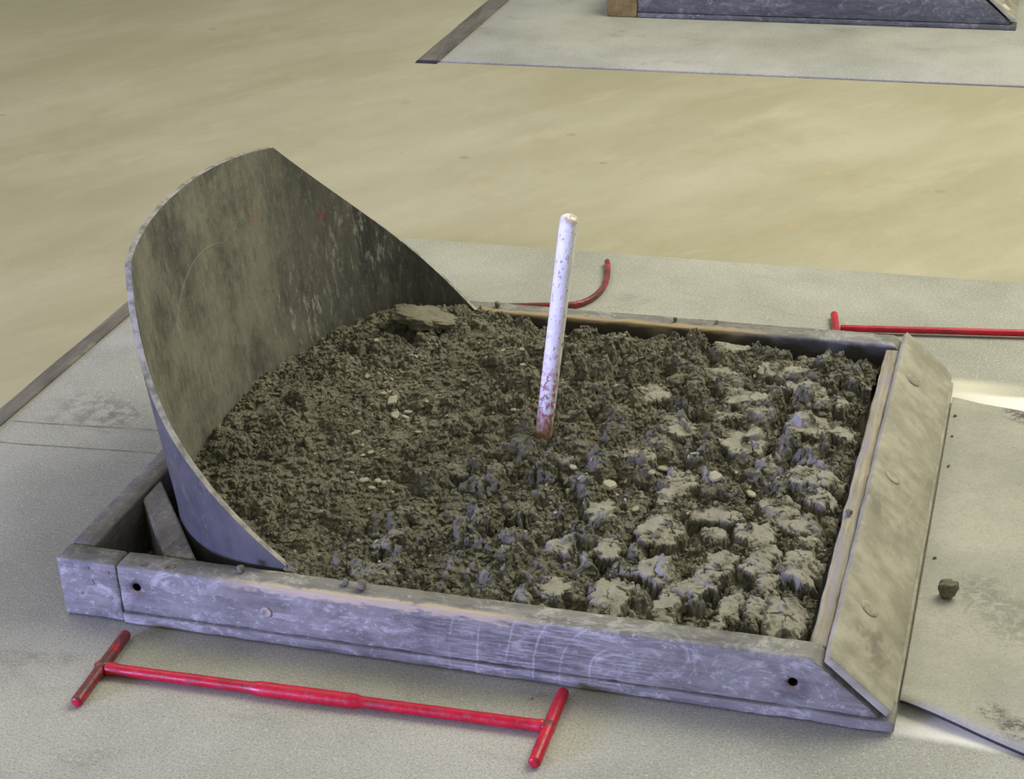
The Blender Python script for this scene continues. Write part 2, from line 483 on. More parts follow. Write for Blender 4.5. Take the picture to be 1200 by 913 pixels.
def board_geo(x0, x1, y0, y1, z0, z1, r=0.003, step=0.02, wob=0.0006, seed=1.0, warp=None):
    X, Y, Z = ticks(x0, x1, r, step), ticks(y0, y1, r, step), ticks(z0, z1, r, step)
    idx, V, F = {}, [], []

    def vid(i, j, k):
        key = (i, j, k)
        if key not in idx:
            p = Vector((X[i], Y[j], Z[k]))
            q = Vector((min(max(p.x, x0 + r), x1 - r), min(max(p.y, y0 + r), y1 - r), min(max(p.z, z0 + r), z1 - r)))
            d = p - q
            if d.length > 1e-9:
                edge = sum(abs(c) > 1e-9 for c in d) > 1
                nick = 1.0
                if edge:
                    nick = 1.0 - 0.9 * max(0, nz(p, 70, seed) + 0.15 * nz(p, 220, seed))
                p = q + d.normalized() * r * nick
            p += Vector((nz(p, 22, seed), nz(p, 22, seed + 5), nz(p, 22, seed + 9))) * wob
            if warp:
                p = Vector(warp(p))
            idx[key] = len(V)
            V.append(p)
        return idx[key]
    nx, ny, n_z = len(X) - 1, len(Y) - 1, len(Z) - 1
    for i in range(nx):
        for j in range(ny):
            F.append((vid(i, j, 0), vid(i, j + 1, 0), vid(i + 1, j + 1, 0), vid(i + 1, j, 0)))
            F.append((vid(i, j, n_z), vid(i + 1, j, n_z), vid(i + 1, j + 1, n_z), vid(i, j + 1, n_z)))
    for i in range(nx):
        for k in range(n_z):
            F.append((vid(i, 0, k), vid(i + 1, 0, k), vid(i + 1, 0, k + 1), vid(i, 0, k + 1)))
            F.append((vid(i, ny, k), vid(i, ny, k + 1), vid(i + 1, ny, k + 1), vid(i + 1, ny, k)))
    for j in range(ny):
        for k in range(n_z):
            F.append((vid(0, j, k), vid(0, j, k + 1), vid(0, j + 1, k + 1), vid(0, j + 1, k)))
            F.append((vid(nx, j, k), vid(nx, j + 1, k), vid(nx, j + 1, k + 1), vid(nx, j, k + 1)))
    return V, F


def board(name, dims, m, parent, **kw):
    V, F = board_geo(*dims, **kw)
    return link_mesh(name, V, F, m, parent)


def drill(o, holes):
    """real holes: (x, y, z, radius, depth) drilled along +y"""
    bm = bmesh.new()
    for (x, y, z, r, dpt) in holes:
        mt = Matrix.Translation((x, y + dpt / 2 - 0.01, z)) @ Matrix.Rotation(math.pi / 2, 4, 'X')
        bmesh.ops.create_cone(bm, cap_ends=True, segments=20, radius1=r, radius2=r, depth=dpt + 0.02, matrix=mt)
    me = D.meshes.new('drill')
    bm.to_mesh(me)
    bm.free()
    me.materials.append(M['dark'])
    c = D.objects.new('drill', me)
    COL.objects.link(c)
    md = o.modifiers.new('b', 'BOOLEAN')
    md.operation = 'DIFFERENCE'
    md.object = c
    md.solver = 'EXACT'
    try:
        md.material_mode = 'TRANSFER'
    except Exception:
        pass
    dg = bpy.context.evaluated_depsgraph_get()
    new = D.meshes.new_from_object(o.evaluated_get(dg))
    o.modifiers.clear()
    new.name = o.data.name
    o.data = new
    D.objects.remove(c)


def tube(path, rad, seg=14, cap=True):
    """swept tube: path list of Vectors, rad list; returns V, F"""
    V, F = [], []
    n = len(path)
    prev = None
    for i, p in enumerate(path):
        t = (path[min(i + 1, n - 1)] - path[max(i - 1, 0)]).normalized()
        a = prev if prev is not None else (Vector((0, 0, 1)) if abs(t.z) < 0.9 else Vector((1, 0, 0)))
        u = (a - t * a.dot(t)).normalized()
        prev = u
        v = t.cross(u)
        for k in range(seg):
            an = 2 * math.pi * k / seg
            V.append(p + (u * math.cos(an) + v * math.sin(an)) * rad[i])
    for i in range(n - 1):
        for k in range(seg):
            k2 = (k + 1) % seg
            F.append((i * seg + k, i * seg + k2, (i + 1) * seg + k2, (i + 1) * seg + k))
    if cap:
        F.append(tuple(range(seg - 1, -1, -1)))
        F.append(tuple((n - 1) * seg + k for k in range(seg)))
    return V, F


def rod(a, b, r, n=24, wob=0.0003, seed=0.0, round_end=0.35, prof=None):
    a, b = Vector(a), Vector(b)
    L = (b - a).length
    ts = [0.0, 0.0 + 0.15 * r / L, 0.5 * r / L] + [i / n for i in range(1, n)] + [1 - 0.5 * r / L, 1 - 0.15 * r / L, 1.0]
    path, rad = [], []
    for t in ts:
        p = a.lerp(b, t)
        d = min(t, 1 - t) * L
        k = 1.0 if d >= 0.45 * r else (1 - round_end) + round_end * math.sqrt(max(0, 1 - (1 - d / (0.45 * r)) ** 2))
        rr = prof(t) if prof else r
        path.append(p)
        rad.append(rr * k * (1 + nz(p, 60, seed) * 0.04))
    return tube(path, rad, 18)


def disc_geo(c, nrm, r, h, seg=18, oval=1.0, rim=0.0):
    """low domed bolt or nail head"""
    n = Vector(nrm).normalized()
    u = n.orthogonal().normalized()
    v = n.cross(u)
    c = Vector(c)
    V, F = [], []
    prof = [(1.0, -0.6), (1.0, 0.35), (0.88, 0.8), (0.6, 0.9), (0.5, 0.6 if rim else 1.0)]
    for (rr, hh) in prof:
        for k in range(seg):
            an = 2 * math.pi * k / seg
            V.append(c + (u * math.cos(an) * oval + v * math.sin(an)) * r * rr + n * h * hh)
    for i in range(len(prof) - 1):
        for k in range(seg):
            k2 = (k + 1) % seg
            F.append((i * seg + k, i * seg + k2, (i + 1) * seg + k2, (i + 1) * seg + k))
    F.append(tuple((len(prof) - 1) * seg + k for k in range(seg)))
    return V, F


def prism(poly, z0, z1):
    n = len(poly)
    V = [(x, y, z0) for x, y in poly] + [(x, y, z1) for x, y in poly]
    F = [tuple(range(n - 1, -1, -1)), tuple(range(n, 2 * n))]
    F += [(i, (i + 1) % n, n + (i + 1) % n, n + i) for i in range(n)]
    return V, F


# ------------------------------------------------------------------ floor
def plane_grid(x0, x1, y0, y1, z, nx, ny):
    V = [(x0 + (x1 - x0) * i / nx, y0 + (y1 - y0) * j / ny, z) for j in range(ny + 1) for i in range(nx + 1)]
    F = [(j * (nx + 1) + i, j * (nx + 1) + i + 1, (j + 1) * (nx + 1) + i + 1, (j + 1) * (nx + 1) + i) for j in range(ny) for i in range(nx)]
    return V, F


ZF = -0.006
V, F = board_geo(-7, 7, -5, 9, ZF - 0.1, ZF, r=0.002, step=2.0, wob=0)
o = link_mesh('floor', V, F, M['tan'], smooth=False)
o['kind'] = 'structure'

W, H, T = 0.929, 0.092, 0.039


def floor_mat(name, x0, x1, y0, y1, strip_x, label):
    r = empty(name, (0, 0, 0))
    tag(r, label, 'mat')
    V, F = board_geo(x0, x1, y0, y1, ZF, 0.0, r=0.0015, step=0.25, wob=0.0)
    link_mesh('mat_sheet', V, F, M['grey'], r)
    # bevelled dark rubber strip along the short edge
    ny = 60
    V, F = [], []
    prof = [(strip_x, ZF), (strip_x, ZF + 0.0012), (strip_x + 0.012, ZF + 0.005), (x0 - 0.003, 0.0018), (x0 + 0.001, 0.0016), (x0 + 0.001, ZF)]
    for j in range(ny + 1):
        y = y0 + (y1 - y0) * j / ny
        for (px, pz) in prof:
            wv = 0.002 * nz((0.0, y, 0), 6, 3.1) if px == strip_x else 0
            V.append((px + wv, y, pz + (0.0008 * (1 + nz((px, y, 0), 9, 2.0)) if pz > ZF + 0.001 else 0)))
    k = len(prof)
    for j in range(ny):
        for i in range(k - 1):
            F.append((j * k + i, j * k + i + 1, (j + 1) * k + i + 1, (j + 1) * k + i))
    F.append(tuple(range(k)))
    F.append(tuple(ny * k + i for i in reversed(range(k))))
    s = link_mesh('edge_strip', V, F, M['strip'], r, smooth=False)
    s['label'] = 'dark brown bevelled edge strip'
    return r


near = floor_mat('floor_mat', -0.397, 3.2, -2.6, 1.397, -0.437, 'large grey rubber mat under the front clay pit and its tools')
# seams taped across the near mat, left of the box
for (a, b, wd) in (((-0.385, 0.497), (-0.004, 0.528), 0.0022), ((-0.39, 0.424), (-0.004, 0.452), 0.0022)):
    V, F = [], []
    n = 24
    for i in range(n + 1):
        x = a[0] + (b[0] - a[0]) * i / n
        y = a[1] + (b[1] - a[1]) * i / n + 0.002 * nz((x, 0, 0), 14, a[1])
        for dy, dz in ((-wd, 0.0), (-wd * 0.4, 0.0003), (wd * 0.5, 0.0004), (wd, 0.0)):
            V.append((x, y + dy, dz))
    for i in range(n):
        for k in range(3):
            F.append((i * 4 + k, (i + 1) * 4 + k, (i + 1) * 4 + k + 1, i * 4 + k + 1))
    link_mesh('mat_seam', V, F, M['seam'], near)

far = floor_mat('floor_mat', -0.357, 3.2, 2.625, 5.0, -0.425, 'grey rubber mat lying under the far clay box at the top')
V, F = board_geo(-0.423, -0.362, 2.609, 2.6245, ZF, ZF + 0.004, r=0.001, step=0.01, wob=0.001)
e = link_mesh('strip_tail', V, F, M['end'], far)
e['label'] = 'torn dark end of the strip'

# loose rubber sheet between the two white lines, right of the sloped board
poly = [(1.127, 0.047), (1.20, 0.020), (1.285, -0.014), (1.42, -0.03), (2.6, -0.03), (2.6, 0.86), (1.42, 0.852), (1.236, 0.862), (1.17, 0.872), (1.127, 0.886)]
nx, ny = 60, 30
V, F = [], []
left, right = 1.1225, 2.4
fx = [(1.127, 0.047), (1.20, 0.020), (1.285, -0.014), (1.45, -0.022), (2.4, -0.022)]
bx = [(1.127, 0.886), (1.17, 0.872), (1.236, 0.862), (1.45, 0.858), (2.4, 0.858)]
interp = lambda tbl, x: float(np.interp(x, [q[0] for q in tbl], [q[1] for q in tbl]))
for top in (1, 0):
    for j in range(ny + 1):
        t = j / ny
        for i in range(nx + 1):
            x = left + (right - left) * (i / nx) ** 1.6
            y0_, y1_ = interp(fx, x), interp(bx, x)
            y = y0_ + (y1_ - y0_) * t
            lift = 0.011 * math.exp(-((x - 1.13) / 0.085) ** 2) * math.exp(-(t / 0.07) ** 1.5)
            lift += 0.004 * math.exp(-((x - 1.13) / 0.2) ** 2) * math.exp(-((1 - t) / 0.05) ** 1.5)
            lift += 0.0012 * (nz((x, y, 0), 5, 1.5) + 0.4)
            V.append((x, y, 0.0006 + max(lift, 0) + (0.0042 if top else 0)))
k = (nx + 1) * (ny + 1)
for j in range(ny):
    for i in range(nx):
        a = j * (nx + 1) + i
        F.append((a, a + 1, a + nx + 2, a + nx + 1))
        F.append((k + a, k + a + nx + 1, k + a + nx + 2, k + a + 1))
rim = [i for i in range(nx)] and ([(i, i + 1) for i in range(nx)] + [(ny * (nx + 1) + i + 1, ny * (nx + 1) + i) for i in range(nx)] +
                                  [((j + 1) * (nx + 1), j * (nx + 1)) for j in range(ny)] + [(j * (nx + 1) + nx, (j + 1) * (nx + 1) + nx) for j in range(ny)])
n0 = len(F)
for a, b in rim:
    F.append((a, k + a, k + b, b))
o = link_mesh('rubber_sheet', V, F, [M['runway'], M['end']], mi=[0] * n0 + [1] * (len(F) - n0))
tag(o, 'worn grey rubber sheet with a lifted corner, butting the sloped board foot', 'mat')


# ------------------------------------------------------------------ pit boxes
def cut_x(z):     # slanted right end of the long boards, parallel to the sloped board
    return float(np.interp(z, [0.019, 0.030, 0.087, 0.092], [1.104, 1.094, 1.027, 1.021]))


def shear(x0, x1):
    def f(p):
        u = (p.x - x0) / (x1 - x0)
        u2 = max(0.0, (u - 0.88) / 0.12)
        return (p.x + (cut_x(p.z) - x1) * u2, p.y, p.z)
    return f


def slope_board(root, m):
    # local board: u along the slope, v = depth, w = thickness, then rotated into place
    a = Vector((1.0414, 0, 0.0997))
    b = Vector((1.1188, 0, 0.0313))
    d = (b - a).normalized()
    n = Vector((-d.z, 0, d.x))
    L = (b - a).length

    def warp(p):
        q = a + d * p.x + n * p.z
        y = p.y
        # chipped back corner
        if y > W - 0.05:
            y = min(y, W - 0.030 * max(0, 1 - abs(p.x - 0.0) / 0.02) * 0.0 - 0.012 * max(0, (p.x - 0.08) / 0.023))
        return (q.x, y, q.z)
    V, F = board_geo(0, L, 0.0005, W - 0.001, -0.0115, 0.0, r=0.0018, step=0.018, wob=0.0008, seed=4.4, warp=warp)
    sb = link_mesh('sloped_board', V, F, m, root)
    sb['label'] = 'sloped plywood board'
    return sb, n, a, d


box = empty('pit_box', (0, 0, 0))
tag(box, 'low worn timber box holding the clay, with a sloped board at its right end', 'box')
fb = board('front_board', (0.0905, 1.10, 0.0, T, 0.0185, H), M['front'], box, seed=1.3, step=0.012, r=0.0035, warp=shear(0.0905, 1.10))
drill(fb, [(0.118, 0, 0.062, 0.0062, 0.024), (0.999, 0, 0.056, 0.0062, 0.024)])
board('corner_block', (0.0, 0.0895, 0.0, T, 0.0025, H), M['front'], box, seed=2.3, step=0.012, r=0.0025)
board('bottom_rail', (0.0905, 1.1215, -0.0028, T, 0.0025, 0.0175), M['front'], box, seed=3.1, step=0.010, r=0.0022, wob=0.0011)
board('back_board', (0.0, 1.10, W - T, W, 0.001, H), M['back'], box, seed=5.3, step=0.009, r=0.004, wob=0.0016, warp=shear(0.0, 1.10))
board('left_board', (0.0, 0.038, T + 0.0008, W - T - 0.0008, 0.001, H), M['side'], box, seed=6.3, r=0.003)
board('end_board', (1.012, 1.034, T + 0.001, W - T - 0.001, 0.001, 0.085), M['splinter'], box, seed=7.7, step=0.007, r=0.003, wob=0.0022)
board('foot_rail', (1.094, 1.1205, T + 0.001, W - 0.002, 0.001, 0.0165), M['slope'], box, seed=8.8, r=0.002)
V, F = prism([(0.0392, 0.176), (0.143, 0.0400), (0.191, 0.0400), (0.0392, 0.231)], 0.002, 0.0895)
br = link_mesh('corner_brace', V, F, M['side'], box, smooth=False)
bm = bmesh.new()
bm.from_mesh(br.data)
bmesh.ops.bevel(bm, geom=bm.edges[:], offset=0.0025, segments=2, affect='EDGES')
bm.to_mesh(br.data)
bm.free()

sb, sn, sa, sd = slope_board(box, M['slope'])
for y, u in ((0.482, 0.032), (0.151, 0.040), (0.793, 0.030)):
    c = sa + sd * u + sn * 0.0004 + Vector((0, y, 0))
    V, F = disc_geo(c, sn, 0.0125, 0.0016, 22, 1.15, 1)
    b_ = link_mesh('bolt_head', V, F, M['bolt'], sb)
# a bolt head and nail heads on the front face
for (x, z, r, h, mm, par) in ((0.306, 0.050, 0.0085, 0.0022, 'bolt', fb), ):
    V, F = disc_geo((x, 0.0, z), (0, -1, 0), r, h, 18, 1.0, 1)
    link_mesh('bolt_head', V, F, M['bolt'], par)
cb = [c for c in box.children if c.name.startswith('corner_block')][0]
for (x, z, r) in ((0.047, 0.082, 0.0024), (0.050, 0.060, 0.0035), (0.032, 0.040, 0.0024), (0.074, 0.038, 0.0034), (0.076, 0.079, 0.003)):
    V, F = disc_geo((x, 0.0, z), (0, -1, 0), r, 0.0009, 12, 1.0, 1)
    link_mesh('nail_head', V, F, M['nail'], cb)
for (x, y, r) in ((0.128, 0.010, 0.0045), (0.165, 0.014, 0.006)):
    V, F = disc_geo((x, y, H - 0.0002), (0, 0, 1), r, 0.0008, 14, 1.4, 1)
    link_mesh('nail_head', V, F, M['nail'], fb)

# the far pit: only its front timbers reach into the picture
fbx = empty('pit_box', (0.0, 3.115, 0.0))
tag(fbx, 'second dark timber box with a pale brown corner block on the far mat', 'box')
o = board('front_board', (0.0735, 1.10, 0.0, T, 0.0155, H), M['far'], fbx, seed=11.3, step=0.02, r=0.0035, warp=shear(0.0735, 1.10))
drill(o, [(1.025, 0, 0.050, 0.0062, 0.024)])
V, F = disc_geo((0.285, 0.0, 0.052), (0, -1, 0), 0.008, 0.0015, 16, 1.0, 1)
link_mesh('bolt_head', V, F, M['nail'], o)
cbk = board('corner_block', (-0.016, 0.072, -0.001, T, 0.001, H), M['post'], fbx, seed=12.3)
cbk['label'] = 'pale brown corner block'
board('bottom_rail', (0.0735, 1.1215, -0.002, T, 0.001, 0.0145), M['far'], fbx, seed=13.1, r=0.0022)
board('back_board', (-0.016, 1.10, W - T, W, 0.001, H), M['far'], fbx, seed=15.3, warp=shear(-0.016, 1.10))
board('left_board', (-0.016, 0.022, T + 0.0008, W - T - 0.0008, 0.001, H), M['far'], fbx, seed=16.3)
board('end_board', (1.012, 1.029, T + 0.001, W - T - 0.001, 0.001, 0.0835), M['splinter'], fbx, seed=17.7)
fsb, _, _, _ = slope_board(fbx, M['slope'])
c = sa + sd * 0.066 + sn * 0.0004 + Vector((0, 0.022, 0))
V, F = disc_geo(c, sn, 0.0125, 0.003, 20, 1.1, 1)
b_ = link_mesh('bolt_head', V, F, M['dowel'], fsb)

# ------------------------------------------------------------------ backstop: rubber belt bent into a U
BX, BA, BB, BN, BK, BUC, BZC, BZ0, BZE, BCV = 0.3206, 0.2769, 0.4182, 2.4762, 0.0967, 0.411, 0.4357, 0.4576, 0.0925, 0.0175
YC = W / 2


def belt_curve(N):
    u = np.linspace(-1, 1, 4001)
    th = u * np.pi / 2
    cx = np.abs(np.cos(th)) ** (2 / BN)
    sy = np.sign(np.sin(th)) * np.abs(np.sin(th)) ** (2 / BN)
    x, y = BX - BA * cx, YC + BB * sy
    s = np.concatenate([[0], np.cumsum(np.hypot(np.diff(x), np.diff(y)))])
    s = s / s[-1] * 2 - 1
    q = np.sort(np.concatenate([np.linspace(-1, 1, N), [-BUC, BUC]]))
    x, y = np.interp(q, s, x), np.interp(q, s, y)
    tx, ty = np.gradient(x), np.gradient(y)
    L = np.hypot(tx, ty)
    au = np.abs(q)
    k = np.clip((au - BUC) / (1 - BUC), 0, 1)
    z = np.where(au <= BUC, BZ0 + (BZC - BZ0) * (au / BUC) ** 2, BZC + (BZE - BZC) * (k + BCV * k * (1 - k)))
    return q, x, y, -ty / L, tx / L, z


q, bx_, by_, bnx, bny, bz = belt_curve(149)
TH = 0.0085
NZ = 26
V, F, MI = [], [], []
nC = len(q)
for side in (0, 1):
    for i in range(nC):
        for k in range(NZ + 1):
            z = 0.004 + (bz[i] - 0.004) * k / NZ
            f = BK * max(z - 0.1, 0) - (TH if side else 0) + 0.0012 * nz((q[i] * 1.2, z, 0), 5, 2.2)
            V.append((bx_[i] + bnx[i] * f, by_[i] + bny[i] * f, z))
off = nC * (NZ + 1)
vi = lambda s, i, k: s * off + i * (NZ + 1) + k
for i in range(nC - 1):
    for k in range(NZ):
        F.append((vi(0, i, k), vi(0, i, k + 1), vi(0, i + 1, k + 1), vi(0, i + 1, k)))
        F.append((vi(1, i, k), vi(1, i + 1, k), vi(1, i + 1, k + 1), vi(1, i, k + 1)))
        MI += [2, 0]
    F.append((vi(0, i, NZ), vi(1, i, NZ), vi(1, i + 1, NZ), vi(0, i + 1, NZ)))
    F.append((vi(0, i, 0), vi(0, i + 1, 0), vi(1, i + 1, 0), vi(1, i, 0)))
    MI += [1, 1]
for i in (0, nC - 1):
    for k in range(NZ):
        F.append((vi(0, i, k), vi(1, i, k), vi(1, i, k + 1), vi(0, i, k + 1)))
        MI.append(1)
belt = link_mesh('backstop', V, F, [M['belt'], M['rim'], M['beltout']], None, True, None, MI)
bm = bmesh.new()
bm.from_mesh(belt.data)
bmesh.ops.recalc_face_normals(bm, faces=bm.faces)
for e in bm.edges:
    if len(e.link_faces) == 2 and e.link_faces[0].material_index != e.link_faces[1].material_index:
        e.smooth = False
bm.to_mesh(belt.data)
bm.free()
tag(belt, 'tall curved black rubber backstop bent around the left end of the clay', 'backstop')


# ------------------------------------------------------------------ clay
def h2(ix, iy, seed):
    n = (ix.astype(np.int64) * 374761393 + iy.astype(np.int64) * 668265263 + seed * 1442695041) & 0xFFFFFFFF
    n = ((n ^ (n >> 13)) * 1274126177) & 0xFFFFFFFF
    n = ((n ^ (n >> 16)) * 2246822519) & 0xFFFFFFFF
    return ((n ^ (n >> 15)) & 0xFFFFFF) / float(0x1000000)


def vnoise(x, y, seed):
    ix, iy = np.floor(x), np.floor(y)
    fx, fy = x - ix, y - iy
    ux, uy = fx * fx * fx * (fx * (fx * 6 - 15) + 10), fy * fy * fy * (fy * (fy * 6 - 15) + 10)

    def gr(dx, dy):
        a = h2(ix + dx, iy + dy, seed) * 2 * np.pi
        return np.cos(a) * (fx - dx) + np.sin(a) * (fy - dy)
    a, b, c, d = gr(0, 0), gr(1, 0), gr(0, 1), gr(1, 1)
    return (a + (b - a) * ux + (c - a) * uy + (a - b - c + d) * ux * uy) * 1.5


def fbm(x, y, seed, o=4, g=0.5):
    t, a = 0, 1.0
    for i in range(o):
        t = t + a * vnoise(x * 2 ** i, y * 2 ** i, seed + i)
        a *= g
    return t


def worley(x, y, seed):
    ix, iy = np.floor(x), np.floor(y)
    f1 = np.full(x.shape, 9.0)
    f2 = np.full(x.shape, 9.0)
    dx1, dy1, idv = np.zeros(x.shape), np.zeros(x.shape), np.zeros(x.shape)
    for dx in (-1, 0, 1):
        for dy in (-1, 0, 1):
            cx, cy = ix + dx, iy + dy
            px = cx + 0.1 + 0.8 * h2(cx, cy, seed)
            py = cy + 0.1 + 0.8 * h2(cx, cy, seed + 17)
            ddx, ddy = x - px, y - py
            d = np.sqrt(ddx ** 2 + ddy ** 2)
            nearer = d < f1
            f2 = np.where(nearer, f1, np.minimum(f2, d))
            idv = np.where(nearer, h2(cx, cy, seed + 31), idv)
            dx1 = np.where(nearer, ddx, dx1)
            dy1 = np.where(nearer, ddy, dy1)
            f1 = np.where(nearer, d, f1)
    return f1, f2, idv, dx1, dy1


def sstep(v, a, b):
    t = np.clip((v - a) / (b - a), 0, 1)
    return t * t * (3 - 2 * t)


def gauss(x, y, cx, cy, rx, ry, rot=0.0):
    c, s = math.cos(rot), math.sin(rot)
    u, v = (x - cx) * c + (y - cy) * s, -(x - cx) * s + (y - cy) * c
    return np.exp(-((u / rx) ** 2 + (v / ry) ** 2))


CLODS = [(0.765, 0.862, 0.064, 0.043, 0.018, 0), (0.866, 0.791, 0.088, 0.042, 0.018, -4), (0.819, 0.685, 0.064, 0.052, 0.022, 8), (0.808, 0.627, 0.041, 0.031, 0.018, 0), (0.947, 0.691, 0.050, 0.043, 0.020, 0), (0.907, 0.735, 0.066, 0.031, 0.018, 0), (0.928, 0.61, 0.062, 0.066, 0.036, 0), (0.978, 0.604, 0.041, 0.049, 0.022, 10), (0.841, 0.544, 0.067, 0.079, 0.020, 0), (0.955, 0.457, 0.068, 0.052, 0.026, 0), (0.772, 0.385, 0.036, 0.104, 0.026, -10), (0.836, 0.33, 0.074, 0.046, 0.022, 6), (0.922, 0.378, 0.056, 0.049, 0.022, 0), (0.974, 0.404, 0.042, 0.043, 0.022, 0), (0.950, 0.335, 0.044, 0.038, 0.018, 0), (0.975, 0.302, 0.035, 0.027, 0.014, 0), (0.78, 0.259, 0.051, 0.079, 0.026, 0), (0.848, 0.280, 0.036, 0.034, 0.018, 0), (0.902, 0.300, 0.056, 0.045, 0.020, 0), (0.922, 0.230, 0.042, 0.085, 0.026, -5), (0.974, 0.225, 0.048, 0.090, 0.026, -10), (0.792, 0.157, 0.051, 0.055, 0.03, 0), (0.862, 0.170, 0.040, 0.13, 0.028, -14), (0.899, 0.100, 0.026, 0.10, 0.022, -8), (0.936, 0.135, 0.026, 0.12, 0.024, -4), (0.974, 0.105, 0.050, 0.095, 0.026, 0), (0.825, 0.105, 0.031, 0.10, 0.024, -8), (0.750, 0.085, 0.049, 0.08, 0.02, 0), (0.687, 0.294, 0.036, 0.061, 0.026, 20), (0.675, 0.089, 0.036, 0.055, 0.024, 0), (0.513, 0.372, 0.033, 0.037, 0.02, 0), (0.59, 0.410, 0.044, 0.031, 0.022, -30), (0.657, 0.182, 0.032, 0.043, 0.02, 0), (0.457, 0.35, 0.036, 0.049, 0.02, 0), (0.435, 0.068, 0.062, 0.042, 0.030, 5), (0.429, 0.15, 0.026, 0.06, 0.022, -5), (0.592, 0.062, 0.05, 0.03, 0.022, 0),
         (0.70, 0.46, 0.05, 0.04, 0.016, 12), (0.745, 0.545, 0.04, 0.05, 0.018, -15), (0.72, 0.20, 0.04, 0.06, 0.02, 14), (0.68, 0.66, 0.05, 0.06, 0.016, 8), (0.76, 0.76, 0.06, 0.05, 0.016, -8), (0.58, 0.27, 0.04, 0.05, 0.018, 10)]


